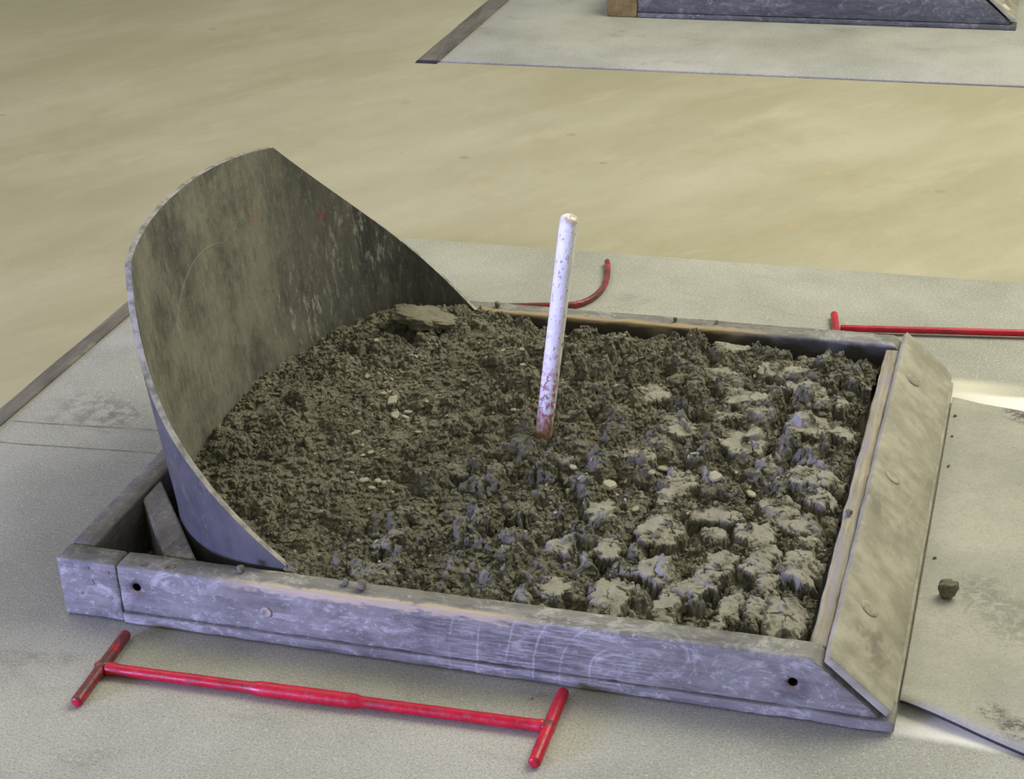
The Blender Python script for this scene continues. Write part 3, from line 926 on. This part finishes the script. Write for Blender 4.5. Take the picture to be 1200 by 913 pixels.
def clay_height(x, y):
    """returns height, polish (0 crumbly .. 1 pressed smooth) and clod number (-1 = bed)"""
    wx = x + 0.012 * fbm(x * 20, y * 20, 5, 3) + 0.003 * fbm(x * 90, y * 90, 6, 2)
    wy = y + 0.012 * fbm(x * 20, y * 20, 9, 3) + 0.003 * fbm(x * 90, y * 90, 8, 2)
    base = 0.086 + 0.011 * fbm(x * 4.5, y * 4.5, 3, 3)
    base += 0.012 * sstep(x, 0.55, 0.15)
    base -= 0.012 * sstep(x, 0.62, 0.9)
    base += 0.014 * gauss(x, y, 0.25, 0.79, 0.10, 0.07)
    base += 0.013 * gauss(x, y, 0.565, 0.47, 0.06, 0.05)
    base -= 0.010 * sstep(y, 0.84, 0.89) * sstep(x, 0.30, 0.5)
    right = sstep(x + 0.35 * (0.45 - y), 0.56, 0.74)
    # broad lumps, rounded, with open seams between them
    f1, f2, idv, dx, dy = worley(wx / 0.062, wy / 0.075, 41)
    tl = dx * (idv * 97 % 1 - 0.5) + dy * (idv * 53 % 1 - 0.5)
    big = sstep(f2 - f1, 0.0, 0.5) * (0.019 + (idv - 0.5) * 0.018 + tl * 0.030) - 0.010
    f1, f2, idv, dx, dy = worley(wx / 0.030, wy / 0.034, 43)
    tl = dx * (idv * 97 % 1 - 0.5) + dy * (idv * 53 % 1 - 0.5)
    mid = sstep(f2 - f1, 0.0, 0.45) * (0.0085 + (idv - 0.5) * 0.010 + tl * 0.014) - 0.005
    calm = 0.55 + 0.45 * sstep(x, 0.34, 0.48)
    h = base + (big + mid * (0.55 + 0.8 * sstep(fbm(x * 8, y * 8, 47, 2), -0.3, 0.4))) * calm
    # deep gashes left by shoes
    for (ax, ay, bx2, by2, wd, dp) in ((0.195, 0.742, 0.245, 0.738, 0.014, 0.036), (0.50, 0.39, 0.60, 0.42, 0.011, 0.018), (0.505, 0.40, 0.555, 0.35, 0.012, 0.015), (0.455, 0.22, 0.475, 0.38, 0.006, 0.016),
                                       (0.43, 0.60, 0.47, 0.72, 0.008, 0.018), (0.70, 0.56, 0.72, 0.72, 0.010, 0.022), (0.63, 0.60, 0.68, 0.75, 0.010, 0.020), (0.75, 0.60, 0.765, 0.70, 0.009, 0.02),
                                       (0.80, 0.05, 0.83, 0.12, 0.012, 0.018), (0.56, 0.20, 0.62, 0.36, 0.009, 0.016), (0.62, 0.14, 0.66, 0.30, 0.009, 0.016), (0.71, 0.10, 0.74, 0.26, 0.010, 0.018),
                                       (0.885, 0.50, 0.895, 0.66, 0.010, 0.018), (0.97, 0.52, 0.985, 0.68, 0.012, 0.02), (0.075, 0.27, 0.115, 0.32, 0.014, 0.022), (0.22, 0.16, 0.27, 0.25, 0.006, 0.012)):
        vx, vy = bx2 - ax, by2 - ay
        t = np.clip(((wx - ax) * vx + (wy - ay) * vy) / (vx * vx + vy * vy), 0, 1)
        d = np.hypot(wx - ax - t * vx, wy - ay - t * vy)
        h -= dp * np.exp(-(d / wd) ** 2)
    # clods pressed flat on top by shoes and boards
    cxw = x + 0.008 * fbm(x * 38, y * 38, 401, 2) + 0.0045 * fbm(x * 110, y * 110, 411, 3, 0.6)
    cyw = y + 0.008 * fbm(x * 38, y * 38, 421, 2) + 0.0045 * fbm(x * 110, y * 110, 431, 3, 0.6)
    ids = np.full(x.shape, -1, dtype=np.int32)
    pol = np.zeros(x.shape)
    lo = h.copy()
    best = np.full(x.shape, -1.0)
    for n, (cx, cy, lx, ly, hh, rd) in enumerate(CLODS):
        m = (np.abs(x - cx) < lx / 2 + 0.05) & (np.abs(y - cy) < ly / 2 + 0.05)
        if not m.any():
            continue
        a = math.radians(rd)
        u = (cxw[m] - cx) * math.cos(a) + (cyw[m] - cy) * math.sin(a)
        v = -(cxw[m] - cx) * math.sin(a) + (cyw[m] - cy) * math.cos(a)
        rc = min(lx, ly) * 0.42
        qx, qy = np.abs(u) - lx / 2 + rc, np.abs(v) - ly / 2 + rc
        sd = np.hypot(np.maximum(qx, 0), np.maximum(qy, 0)) + np.minimum(np.maximum(qx, qy), 0) - rc
        sd = sd + 0.0045 * fbm(x[m] * 55, y[m] * 55, 700 + n, 4, 0.65)
        rnd = random.Random(n * 7 + 1)
        tx, ty = rnd.uniform(-0.12, 0.12), rnd.uniform(-0.16, 0.04)
        zb = float(np.median(base[m])) - 0.004
        k = sstep(sd, 0.0055, -0.0035)
        dome = 0.002 * np.clip(-sd / (min(lx, ly) * 0.5), 0, 1)
        topz = zb + hh * rnd.uniform(0.26, 0.56) + u * tx + v * ty + dome + 0.0012 * fbm(x[m] * 40, y[m] * 40, 500 + n, 2)
        moat = hh * 0.22 * np.exp(-(np.maximum(sd, 0) / 0.014) ** 2)
        j1, j2, _, _, _ = worley(x[m] / 0.030 + n * 3.3 + 0.35 * fbm(x[m] * 60, y[m] * 60, 720, 2), y[m] / 0.034, 730 + n)
        crack = sstep(j2 - j1, 0.10, 0.0) * sstep(fbm(x[m] * 25, y[m] * 25, 740 + n, 2), -0.05, 0.25)
        topz = topz - 0.007 * crack
        cur = h[m] - moat * (1 - k)
        newh = cur * (1 - k) + np.maximum(topz, cur - 0.004) * k
        h[m] = newh
        sub = ids[m]
        win = (sd < 0.006) & (-sd > best[m])
        sub[win] = n
        ids[m] = sub
        best[m] = np.where(win, -sd, best[m])
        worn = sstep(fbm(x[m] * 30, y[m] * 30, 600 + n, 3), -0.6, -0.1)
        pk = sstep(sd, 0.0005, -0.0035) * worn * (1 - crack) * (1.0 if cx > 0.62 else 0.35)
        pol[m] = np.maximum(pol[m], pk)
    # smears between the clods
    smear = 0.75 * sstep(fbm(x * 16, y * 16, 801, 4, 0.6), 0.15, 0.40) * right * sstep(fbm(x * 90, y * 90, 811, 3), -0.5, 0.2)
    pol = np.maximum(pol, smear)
    # crumbs
    rough = 1 - 0.93 * pol
    for sc, amp, sd_ in ((0.013, 0.0048, 131), (0.0062, 0.0032, 151), (0.0034, 0.0018, 171)):
        a1, a2, ai, _, _ = worley((x + 0.002 * fbm(x * 160, y * 160, sd_, 2)) / sc + sd_ * 1.7, y / sc, sd_)
        b = sstep(a2 - a1, 0.0, 0.55) * (0.25 + 1.1 * ai) - 0.4
        patch = 0.35 + 1.0 * sstep(fbm(x * 11, y * 11, sd_ + 3, 2), -0.3, 0.5)
        h += amp * b * rough * patch
    h += 0.0028 * fbm(x * 70, y * 70, 201, 5, 0.62) * (0.08 + 0.92 * rough)
    # sink towards the boards
    edge = np.minimum(np.minimum(y - 0.04, 0.889 - y), 1.004 - x)
    h -= 0.014 * (1 - sstep(edge, 0.0, 0.03)) * sstep(x, 0.3, 0.42)
    return np.clip(h, 0.02, 0.16), pol, ids


STEP = 0.00092
gx = np.arange(0.052, 1.0045, STEP)
gy = np.arange(0.0405, 0.8885, STEP)
GX, GY = np.meshgrid(gx, gy)
GZ, POL, IDS = clay_height(GX, GY)
# sideways jitter gives small overhangs
ZW = GZ * 1.3
JX = (0.0026 * fbm(GX * 70, GY * 70, 301, 2) + 0.0029 * fbm(GX * 95 + ZW * 120, GY * 95 - ZW * 110, 311, 3, 0.6)) * (1 - 0.75 * POL)
JY = (0.0026 * fbm(GX * 70, GY * 70, 331, 2) + 0.0029 * fbm(GX * 95 - ZW * 115, GY * 95 + ZW * 125, 341, 3, 0.6)) * (1 - 0.75 * POL)
PX = np.clip(GX + JX, 0.045, 1.0045)
PY = np.clip(GY + JY, 0.0402, 0.8888)


def inside(x, y):
    d = np.abs(np.clip(BX - x, 0, None) / (BA - 0.006)) ** BN + np.abs((y - YC) / (BB - 0.006)) ** BN
    return (x > BX) | (d < 1)


ny_, nx_ = GX.shape
cx_ = (GX[:-1, :-1] + GX[1:, 1:]) / 2
cy_ = (GY[:-1, :-1] + GY[1:, 1:]) / 2
keep = inside(cx_, cy_)
ii = np.arange(ny_ * nx_).reshape(ny_, nx_)
quads = np.stack([ii[:-1, :-1], ii[:-1, 1:], ii[1:, 1:], ii[1:, :-1]], -1)[keep]
qid = IDS[:-1, :-1][keep]
XYZ = np.stack([PX, PY, GZ], -1).reshape(-1, 3)


def sheet(name, qs, parent=None):
    used, inv = np.unique(qs, return_inverse=True)
    inv = inv.reshape(-1)
    me = D.meshes.new(name)
    me.vertices.add(len(used))
    me.vertices.foreach_set('co', XYZ[used].astype(np.float32).ravel())
    nq = len(qs)
    me.loops.add(nq * 4)
    me.loops.foreach_set('vertex_index', inv.astype(np.int32))
    me.polygons.add(nq)
    me.polygons.foreach_set('loop_start', np.arange(0, nq * 4, 4, dtype=np.int32))
    me.polygons.foreach_set('use_smooth', np.ones(nq, dtype=bool))
    me.materials.append(M['clay'])
    me.update(calc_edges=True)
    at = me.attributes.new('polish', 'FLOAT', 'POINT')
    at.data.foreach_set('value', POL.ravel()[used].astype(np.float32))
    o = D.objects.new(name, me)
    COL.objects.link(o)
    if parent:
        o.parent = parent
    return o


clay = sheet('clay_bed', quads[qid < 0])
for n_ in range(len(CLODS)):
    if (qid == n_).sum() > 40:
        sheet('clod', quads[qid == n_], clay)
tag(clay, 'bed of dark wet trampled clay filling the timber box around the white stake', 'clay')


def hz(x, y):
    i = int(np.clip((y - gy[0]) / STEP, 0, ny_ - 1))
    j = int(np.clip((x - gx[0]) / STEP, 0, nx_ - 1))
    return float(GZ[i, j])


def hz_avg(x, y, r):
    i0, i1 = int(np.clip((y - r - gy[0]) / STEP, 0, ny_ - 2)), int(np.clip((y + r - gy[0]) / STEP, 1, ny_ - 1))
    j0, j1 = int(np.clip((x - r - gx[0]) / STEP, 0, nx_ - 2)), int(np.clip((x + r - gx[0]) / STEP, 1, nx_ - 1))
    return float(np.percentile(GZ[i0:i1 + 1, j0:j1 + 1], 70))


# template sphere for clods
tb = bmesh.new()
bmesh.ops.create_icosphere(tb, subdivisions=5, radius=1.0)
SPH5 = (np.array([v.co[:] for v in tb.verts]), [tuple(v.index for v in f.verts) for f in tb.faces])
tb.free()
tb = bmesh.new()
bmesh.ops.create_icosphere(tb, subdivisions=3, radius=1.0)
SPH3 = (np.array([v.co[:] for v in tb.verts]), [tuple(v.index for v in f.verts) for f in tb.faces])
tb.free()


def clod_geo(lx, ly, h, rot, seed, flat=0.55, sph=SPH5, crumb=1.0, e=0.9):
    P = sph[0].copy()
    # squarish plan with irregular outline
    ang = np.arctan2(P[:, 1], P[:, 0])
    rr = 1 + 0.25 * vnoise(np.cos(ang) * 1.4 + seed * 3.7, np.sin(ang) * 1.4 + seed, 7) + 0.10 * vnoise(np.cos(ang) * 3 + seed, np.sin(ang) * 3, 17)
    P = np.sign(P) * np.abs(P) ** np.array([e, e, 0.75])
    P[:, 0] *= rr * 0.88
    P[:, 1] *= rr * 0.88
    top = 1 - np.exp(-np.clip(P[:, 2], 0, 1) / flat * 1.9)
    tl = (vnoise(np.array([seed * 1.3]), np.array([seed * 0.7]), 3)[0]) * 0.25
    z = np.where(P[:, 2] > 0, top, P[:, 2] * 1.6) * h * 0.5
    is_top = sstep(P[:, 2], flat * 0.9, flat * 1.3)
    X = np.stack([P[:, 0] * lx / 2, P[:, 1] * ly / 2, z + tl * h * P[:, 0] * 0.5], 1)
    out = np.empty_like(X)
    for i, p in enumerate(X):
        v = Vector(p)
        a = mnoise.noise(v * 60 + Vector((seed, 0, 3))) * 0.0055 + mnoise.noise(v * 150 + Vector((3, seed, 0))) * 0.0030 + mnoise.noise(v * 420 + Vector((3, seed, 0))) * 0.0008
        k = (1.15 - 0.85 * is_top[i]) * crumb
        d = v.normalized() if v.length > 1e-6 else Vector((0, 0, 1))
        out[i] = v + d * a * k
    c, s = math.cos(rot), math.sin(rot)
    R = np.array([[c, -s, 0], [s, c, 0], [0, 0, 1]])
    return out @ R.T


# a torn slab lifted against the foot of the backstop, dark gap beneath it
X = clod_geo(0.132, 0.080, 0.017, math.radians(4), 51.3, flat=0.7, crumb=1.9)
X[:, 2] += -0.20 * X[:, 0] - 0.10 * X[:, 1]
X = X + np.array([0.262, 0.770, hz_avg(0.27, 0.79, 0.02) + 0.014])
sl = link_mesh('clod', X, SPH5[1], M['clay'], clay)
sl['label'] = 'torn slab of clay lifted off the bed'

# pale dry chips strewn on the clay: each a thing
CHIPS = [(0.204, 0.69, 12), (0.268, 0.636, 11), (0.226, 0.589, 9), (0.239, 0.604, 9), (0.26, 0.604, 10), (0.256, 0.593, 7), (0.264, 0.511, 7), (0.255, 0.498, 7), (0.266, 0.683, 9), (0.28, 0.686, 8), (0.281, 0.667, 9), (0.348, 0.664, 5), (0.39, 0.702, 8), (0.388, 0.676, 7), (0.391, 0.498, 8), (0.358, 0.458, 11), (0.275, 0.412, 17), (0.296, 0.385, 7), (0.314, 0.373, 11), (0.303, 0.367, 9), (0.326, 0.391, 8), (0.337, 0.286, 17), (0.354, 0.273, 13), (0.357, 0.29, 12), (0.366, 0.297, 16), (0.313, 0.189, 14), (0.383, 0.145, 9), (0.309, 0.098, 7), (0.582, 0.168, 7), (0.547, 0.304, 7), (0.233, 0.47, 6), (0.37, 0.22, 6), (0.49, 0.525, 13), (0.41, 0.732, 9), (0.462, 0.664, 9), (0.283, 0.719, 6), (0.24, 0.73, 6), (0.264, 0.748, 5), (0.322, 0.512, 15), (0.323, 0.495, 12), (0.298, 0.519, 10), (0.278, 0.55, 10), (0.29, 0.564, 9), (0.274, 0.537, 11), (0.343, 0.54, 7), (0.347, 0.576, 6), (0.595, 0.202, 6), (0.23, 0.201, 4), (0.298, 0.167, 4), (0.31, 0.305, 8), (0.444, 0.728, 12), (0.464, 0.662, 11), (0.376, 0.624, 10), (0.683, 0.757, 13), (0.585, 0.784, 11), (0.588, 0.816, 7), (0.586, 0.846, 6), (0.618, 0.663, 11), (0.555, 0.661, 6), (0.583, 0.73, 7), (0.784, 0.519, 8), (0.783, 0.47, 13), (0.775, 0.463, 7), (0.741, 0.447, 18), (0.757, 0.44, 14), (0.732, 0.407, 14), (0.732, 0.308, 13), (0.619, 0.396, 14), (0.616, 0.372, 11), (0.641, 0.355, 9), (0.615, 0.326, 7), (0.642, 0.301, 7), (0.626, 0.276, 6), (0.654, 0.248, 6), (0.698, 0.395, 9), (0.693, 0.357, 7), (0.82, 0.421, 14), (0.716, 0.34, 6), (0.644, 0.406, 6), (0.838, 0.517, 9), (0.817, 0.781, 7), (0.762, 0.733, 14), (0.87, 0.489, 8), (0.881, 0.503, 8), (0.823, 0.42, 22), (0.874, 0.418, 16), (0.909, 0.436, 11), (0.922, 0.45, 9), (0.801, 0.332, 9), (0.83, 0.386, 9), (0.782, 0.517, 7), (0.845, 0.461, 8), (0.924, 0.509, 7), (0.981, 0.301, 8), (0.623, 0.352, 13), (0.826, 0.139, 7), (0.68, 0.365, 24), (0.29, 0.53, 20), (0.305, 0.50, 18)]


def shard(size, seed, thick=0.2):
    rnd = random.Random(seed)
    n = 7
    a0 = rnd.random() * 6.28
    asp = rnd.uniform(0.45, 0.9)
    pts = []
    for i in range(n):
        an = 2 * math.pi * (i + rnd.uniform(-0.3, 0.3)) / n
        r = size / 2 * rnd.uniform(0.72, 1.1)
        px, py = math.cos(an) * r, math.sin(an) * r * asp
        pts.append((px * math.cos(a0) - py * math.sin(a0), px * math.sin(a0) + py * math.cos(a0)))
    th = size * thick * rnd.uniform(0.7, 1.2)
    V, F = [], []
    for sc, z in ((0.9, 0), (1.0, 0.45), (0.82, 0.95)):
        V += [(p[0] * sc, p[1] * sc, z * th) for p in pts]
    V.append((0, 0, th))
    for l in range(2):
        for i in range(n):
            j = (i + 1) % n
            F.append((l * n + i, l * n + j, (l + 1) * n + j, (l + 1) * n + i))
    for i in range(n):
        F.append((2 * n + i, 2 * n + (i + 1) % n, 3 * n))
    F.append(tuple(range(n - 1, -1, -1)))
    return V, F, th


def hz_max(x, y, r):
    return max(hz(x + a * r, y + b * r) for a in (-1, 0, 1) for b in (-1, 0, 1))


for n_, (x, y, s) in enumerate(CHIPS):
    V, F, th = shard(s / 1000 * 1.2, n_)
    o = link_mesh('clay_chip', V, F, M['chip'], None, False)
    r = s / 1000 * 0.35
    zx = (hz(x + r, y) - hz(x - r, y)) / (2 * r)
    zy = (hz(x, y + r) - hz(x, y - r)) / (2 * r)
    nn = Vector((-zx * 0.5, -zy * 0.5, 1)).normalized()
    o.rotation_euler = nn.to_track_quat('Z', 'Y').to_euler()
    o.location = (x, y, 0.5 * (hz(x, y) + hz_max(x, y, r)) + th * 0.05)
    big = s >= 13
    for lim, where in ((0.325, 'by the backstop'), (0.5, 'between backstop and stake'), (0.66, 'around the foot of the stake'), (0.80, 'between stake and sloped board'), (2.0, 'near the sloped board')):
        if x < lim:
            break
    depth = 'front third' if y < 0.33 else ('middle' if y < 0.60 else 'back third')
    kind = 'broad pale chip' if big else ('small pale chip' if s >= 8 else 'tiny pale chip')
    tag(o, '%s on clay %s, %s of box' % (kind, where, depth), 'clay chip', '%ss %s, %s' % (kind, where, depth))
# finer crumbs, past counting
rnd = random.Random(3)
V, F = [], []
for n_ in range(900):
    if rnd.random() < 0.6:
        cx, cy, _ = rnd.choice(CHIPS)
        x, y = rnd.gauss(cx, 0.022), rnd.gauss(cy, 0.026)
    else:
        x, y = rnd.uniform(0.1, 0.99), rnd.uniform(0.06, 0.87)
    if not (0.06 < x < 1.0 and 0.05 < y < 0.88) or not inside(np.array([x - 0.012]), np.array([y]))[0]:
        continue
    v, f, th = shard(rnd.uniform(0.002, 0.0052), n_ + 900, 0.45)
    z = hz(x, y) - th * 0.2
    V_off = len(V)
    V += [(p[0] + x, p[1] + y, p[2] + z) for p in v]
    F += [tuple(i + V_off for i in q_) for q_ in f]
o = link_mesh('clay_crumbs', V, F, M['chip'], None, False)
tag(o, 'fine pale crumbs sprinkled all over the clay bed', 'crumbs', None, 'stuff')

# crumbs of clay lying elsewhere
LUMPS = [
    ('clay_lump', (1.160, 0.302, 0.0055), 0.026, 'clay', 'dark lump of clay on the rubber sheet beside the sloped board'),
    ('clay_lump', (0.265, 0.022, H), 0.011, 'clod', 'grey clay crumb on the front board just below the backstop end'),
    ('clay_lump', (0.412, 0.026, H), 0.012, 'clod', 'clay crumb on the front board, left of a pair in front of the clay'),
    ('clay_lump', (0.437, 0.021, H), 0.013, 'clod', 'clay crumb on the front board, right of a pair in front of the clay'),
    ('clay_lump', (0.659, 0.909, H), 0.008, 'clay', 'dark clay crumb on the back board, left of the two right of the stake'),
    ('clay_lump', (0.729, 0.914, H), 0.008, 'chip', 'pale clay crumb on the back board, right of the two right of the stake'),
    ('clay_lump', (0.345, 0.906, H), 0.012, 'clay', 'dark clay crumb on the back board near the backstop end'),
    ('clay_lump', (1.020, 0.352, 0.085), 0.010, 'clod', 'grey clay crumb stuck on the splintered end board'),
]
for n_, (nm, p, s, mk, lab) in enumerate(LUMPS):
    X = clod_geo(s, s * 0.85, s * 0.8, n_ * 0.9, 60.5 + n_, 0.9, SPH3 if s < 0.02 else SPH5, s / 0.045, 1.0)
    X[:, 2] -= X[:, 2].min()
    o = link_mesh(nm, X, (SPH3 if s < 0.02 else SPH5)[1], M[mk], None, True, p)
    tag(o, lab, 'clay lump')
V, F, th = shard(0.0075, 71, 0.7)
o = link_mesh('clay_chip', V, F, M['chip'], None, False, (0.677, -0.034, 0.0))
tag(o, 'single pale chip on the grey mat beside the red bar, away from the clay', 'clay chip')
for n_, (x, y, s, lab) in enumerate(((1.131, 0.825, 0.006, 'tiny dark crumb at the sloped board foot, farthest of the four'), (1.132, 0.757, 0.005, 'tiny dark crumb at the sloped board foot, second farthest of four'),
                                     (1.134, 0.66, 0.007, 'tiny crumb at the middle of the sloped board foot'), (1.136, 0.395, 0.006, 'tiny crumb at the sloped board foot beyond the dark clay lump'))):
    V, F, th = shard(s, n_ + 40, 0.5)
    o = link_mesh('clay_chip', V, F, M['clay'], None, False, (x, y, 0.0055))
    tag(o, lab, 'clay chip')

# ------------------------------------------------------------------ stake
SB, ST = Vector((0.555, 0.465, 0.100)), Vector((0.605, 0.465, 0.444))
ax = (ST - SB).normalized()
root_z = 0.045
V, F = [], []
R0 = 0.0128
path, rad = [], []
L = (ST - SB).length
for i in range(61):
    t = -0.07 + (L + 0.07) * i / 60
    path.append(Vector((0, 0, t)))
    rad.append(R0 * (1 + 0.015 * nz((0, 0, t), 40, 1)))
for d, k in ((0.002, 0.97), (0.0045, 0.86), (0.0062, 0.66), (0.007, 0.35)):
    path.append(Vector((0, 0, L + d)))
    rad.append(R0 * k)
V, F = tube(path, rad, 24)
o = link_mesh('stake', V, F, M['stake'], None, True, tuple(SB))
o.rotation_euler = ax.to_track_quat('Z', 'Y').to_euler()
tag(o, 'white painted steel stake with flaking rust, leaning out of the clay', 'stake')

# ------------------------------------------------------------------ red bars
t1 = empty('tee_bar', (0.42, -0.105, 0))
tag(t1, 'red steel bar with a tee at each end lying before the box', 'bar')


def local(o, p):
    return Vector(p) - o.location


def sleeve(t):
    e = sstep(np.array([t]), 0.345, 0.36)[0] * (1 - sstep(np.array([t]), 0.585, 0.60)[0])
    return 0.0076 + 0.0021 * float(e) + (0.0012 if t < 0.02 or t > 0.985 else 0)


zr = 0.0098
V, F = rod(local(t1, (0.124, -0.113, zr)), local(t1, (0.713, -0.0955, zr)), 0.0076, 60, seed=2, prof=sleeve)
link_mesh('shaft', V, F, M['red'], t1)
V, F = rod(local(t1, (0.1215, -0.187, 0.0082)), local(t1, (0.1115, -0.034, 0.0082)), 0.0078, 24, seed=4)
o = link_mesh('cross_handle', V, F, M['redd'], t1)
o['label'] = 'rusty brown left cross handle'
V, F = rod(local(t1, (0.7195, -0.165, 0.0084)), local(t1, (0.7165, -0.0205, 0.0084)), 0.0080, 24, seed=6)
link_mesh('cross_handle', V, F, M['red'], t1)
for (p, nrm, r) in (((0.1216, -0.1872, 0.0082), (0.065, -1, 0), 0.0052), ((0.7195, -0.1652, 0.0084), (0.02, -1, 0), 0.0052)):
    V, F = disc_geo(local(t1, p), nrm, r, 0.0006, 14)
    link_mesh('end_cap', V, F, M['red'], t1)
for p, r in (((0.1165, -0.1125, 0.0090), 0.0098), ((0.7165, -0.0955, 0.0090), 0.0096)):
    X = clod_geo(r * 2, r * 2, r * 1.9, 0, 80 + r * 1000, 0.95, SPH3, 0.25)
    link_mesh('weld_bead', X + np.array(local(t1, p)), SPH3[1], M['redd'], t1)

t2 = empty('tee_bar', (1.2, 1.15, 0))
tag(t2, 'red steel bar with a tee end behind the sloped board, running out of frame', 'bar')
V, F = rod(local(t2, (0.912, 1.1135, 0.0095)), local(t2, (1.50, 1.191, 0.0095)), 0.0062, 40, seed=8)
link_mesh('shaft', V, F, M['red'], t2)
V, F = rod(local(t2, (0.893, 1.174, 0.0082)), local(t2, (0.917, 1.045, 0.0082)), 0.0066, 20, seed=9)
link_mesh('cross_handle', V, F, M['red'], t2)
V, F = rod(local(t2, (1.492, 1.255, 0.0082)), local(t2, (1.510, 1.127, 0.0082)), 0.0066, 20, seed=10)
link_mesh('cross_handle', V, F, M['red'], t2)

# hooked rod behind the stake
ctrl = [(0.10, 1.045), (0.20, 1.069), (0.30, 1.093), (0.360, 1.108), (0.395, 1.115), (0.418, 1.123), (0.436, 1.139), (0.449, 1.168), (0.455, 1.207), (0.452, 1.250), (0.443, 1.295), (0.431, 1.338)]
P = [Vector((a, b, 0.0075)) for a, b in ctrl]
path = []
for i in range(len(P) - 1):
    p0, p1, p2, p3 = P[max(i - 1, 0)], P[i], P[i + 1], P[min(i + 2, len(P) - 1)]
    for s_ in range(8):
        t = s_ / 8
        path.append(0.5 * ((2 * p1) + (p2 - p0) * t + (2 * p0 - 5 * p1 + 4 * p2 - p3) * t * t + (3 * p1 - p0 - 3 * p2 + p3) * t ** 3))
path.append(P[-1])
rad = [0.0056] * len(path)
rad[-1] = 0.0045
rad[0] = 0.0045
V, F = tube([p - Vector((0.42, 1.12, 0)) for p in path], rad, 14)
o = link_mesh('hooked_rod', V, F, M['redd'], None, True, (0.42, 1.12, 0))
tag(o, 'thin red rod with a curved hook end lying behind the white stake', 'rod')
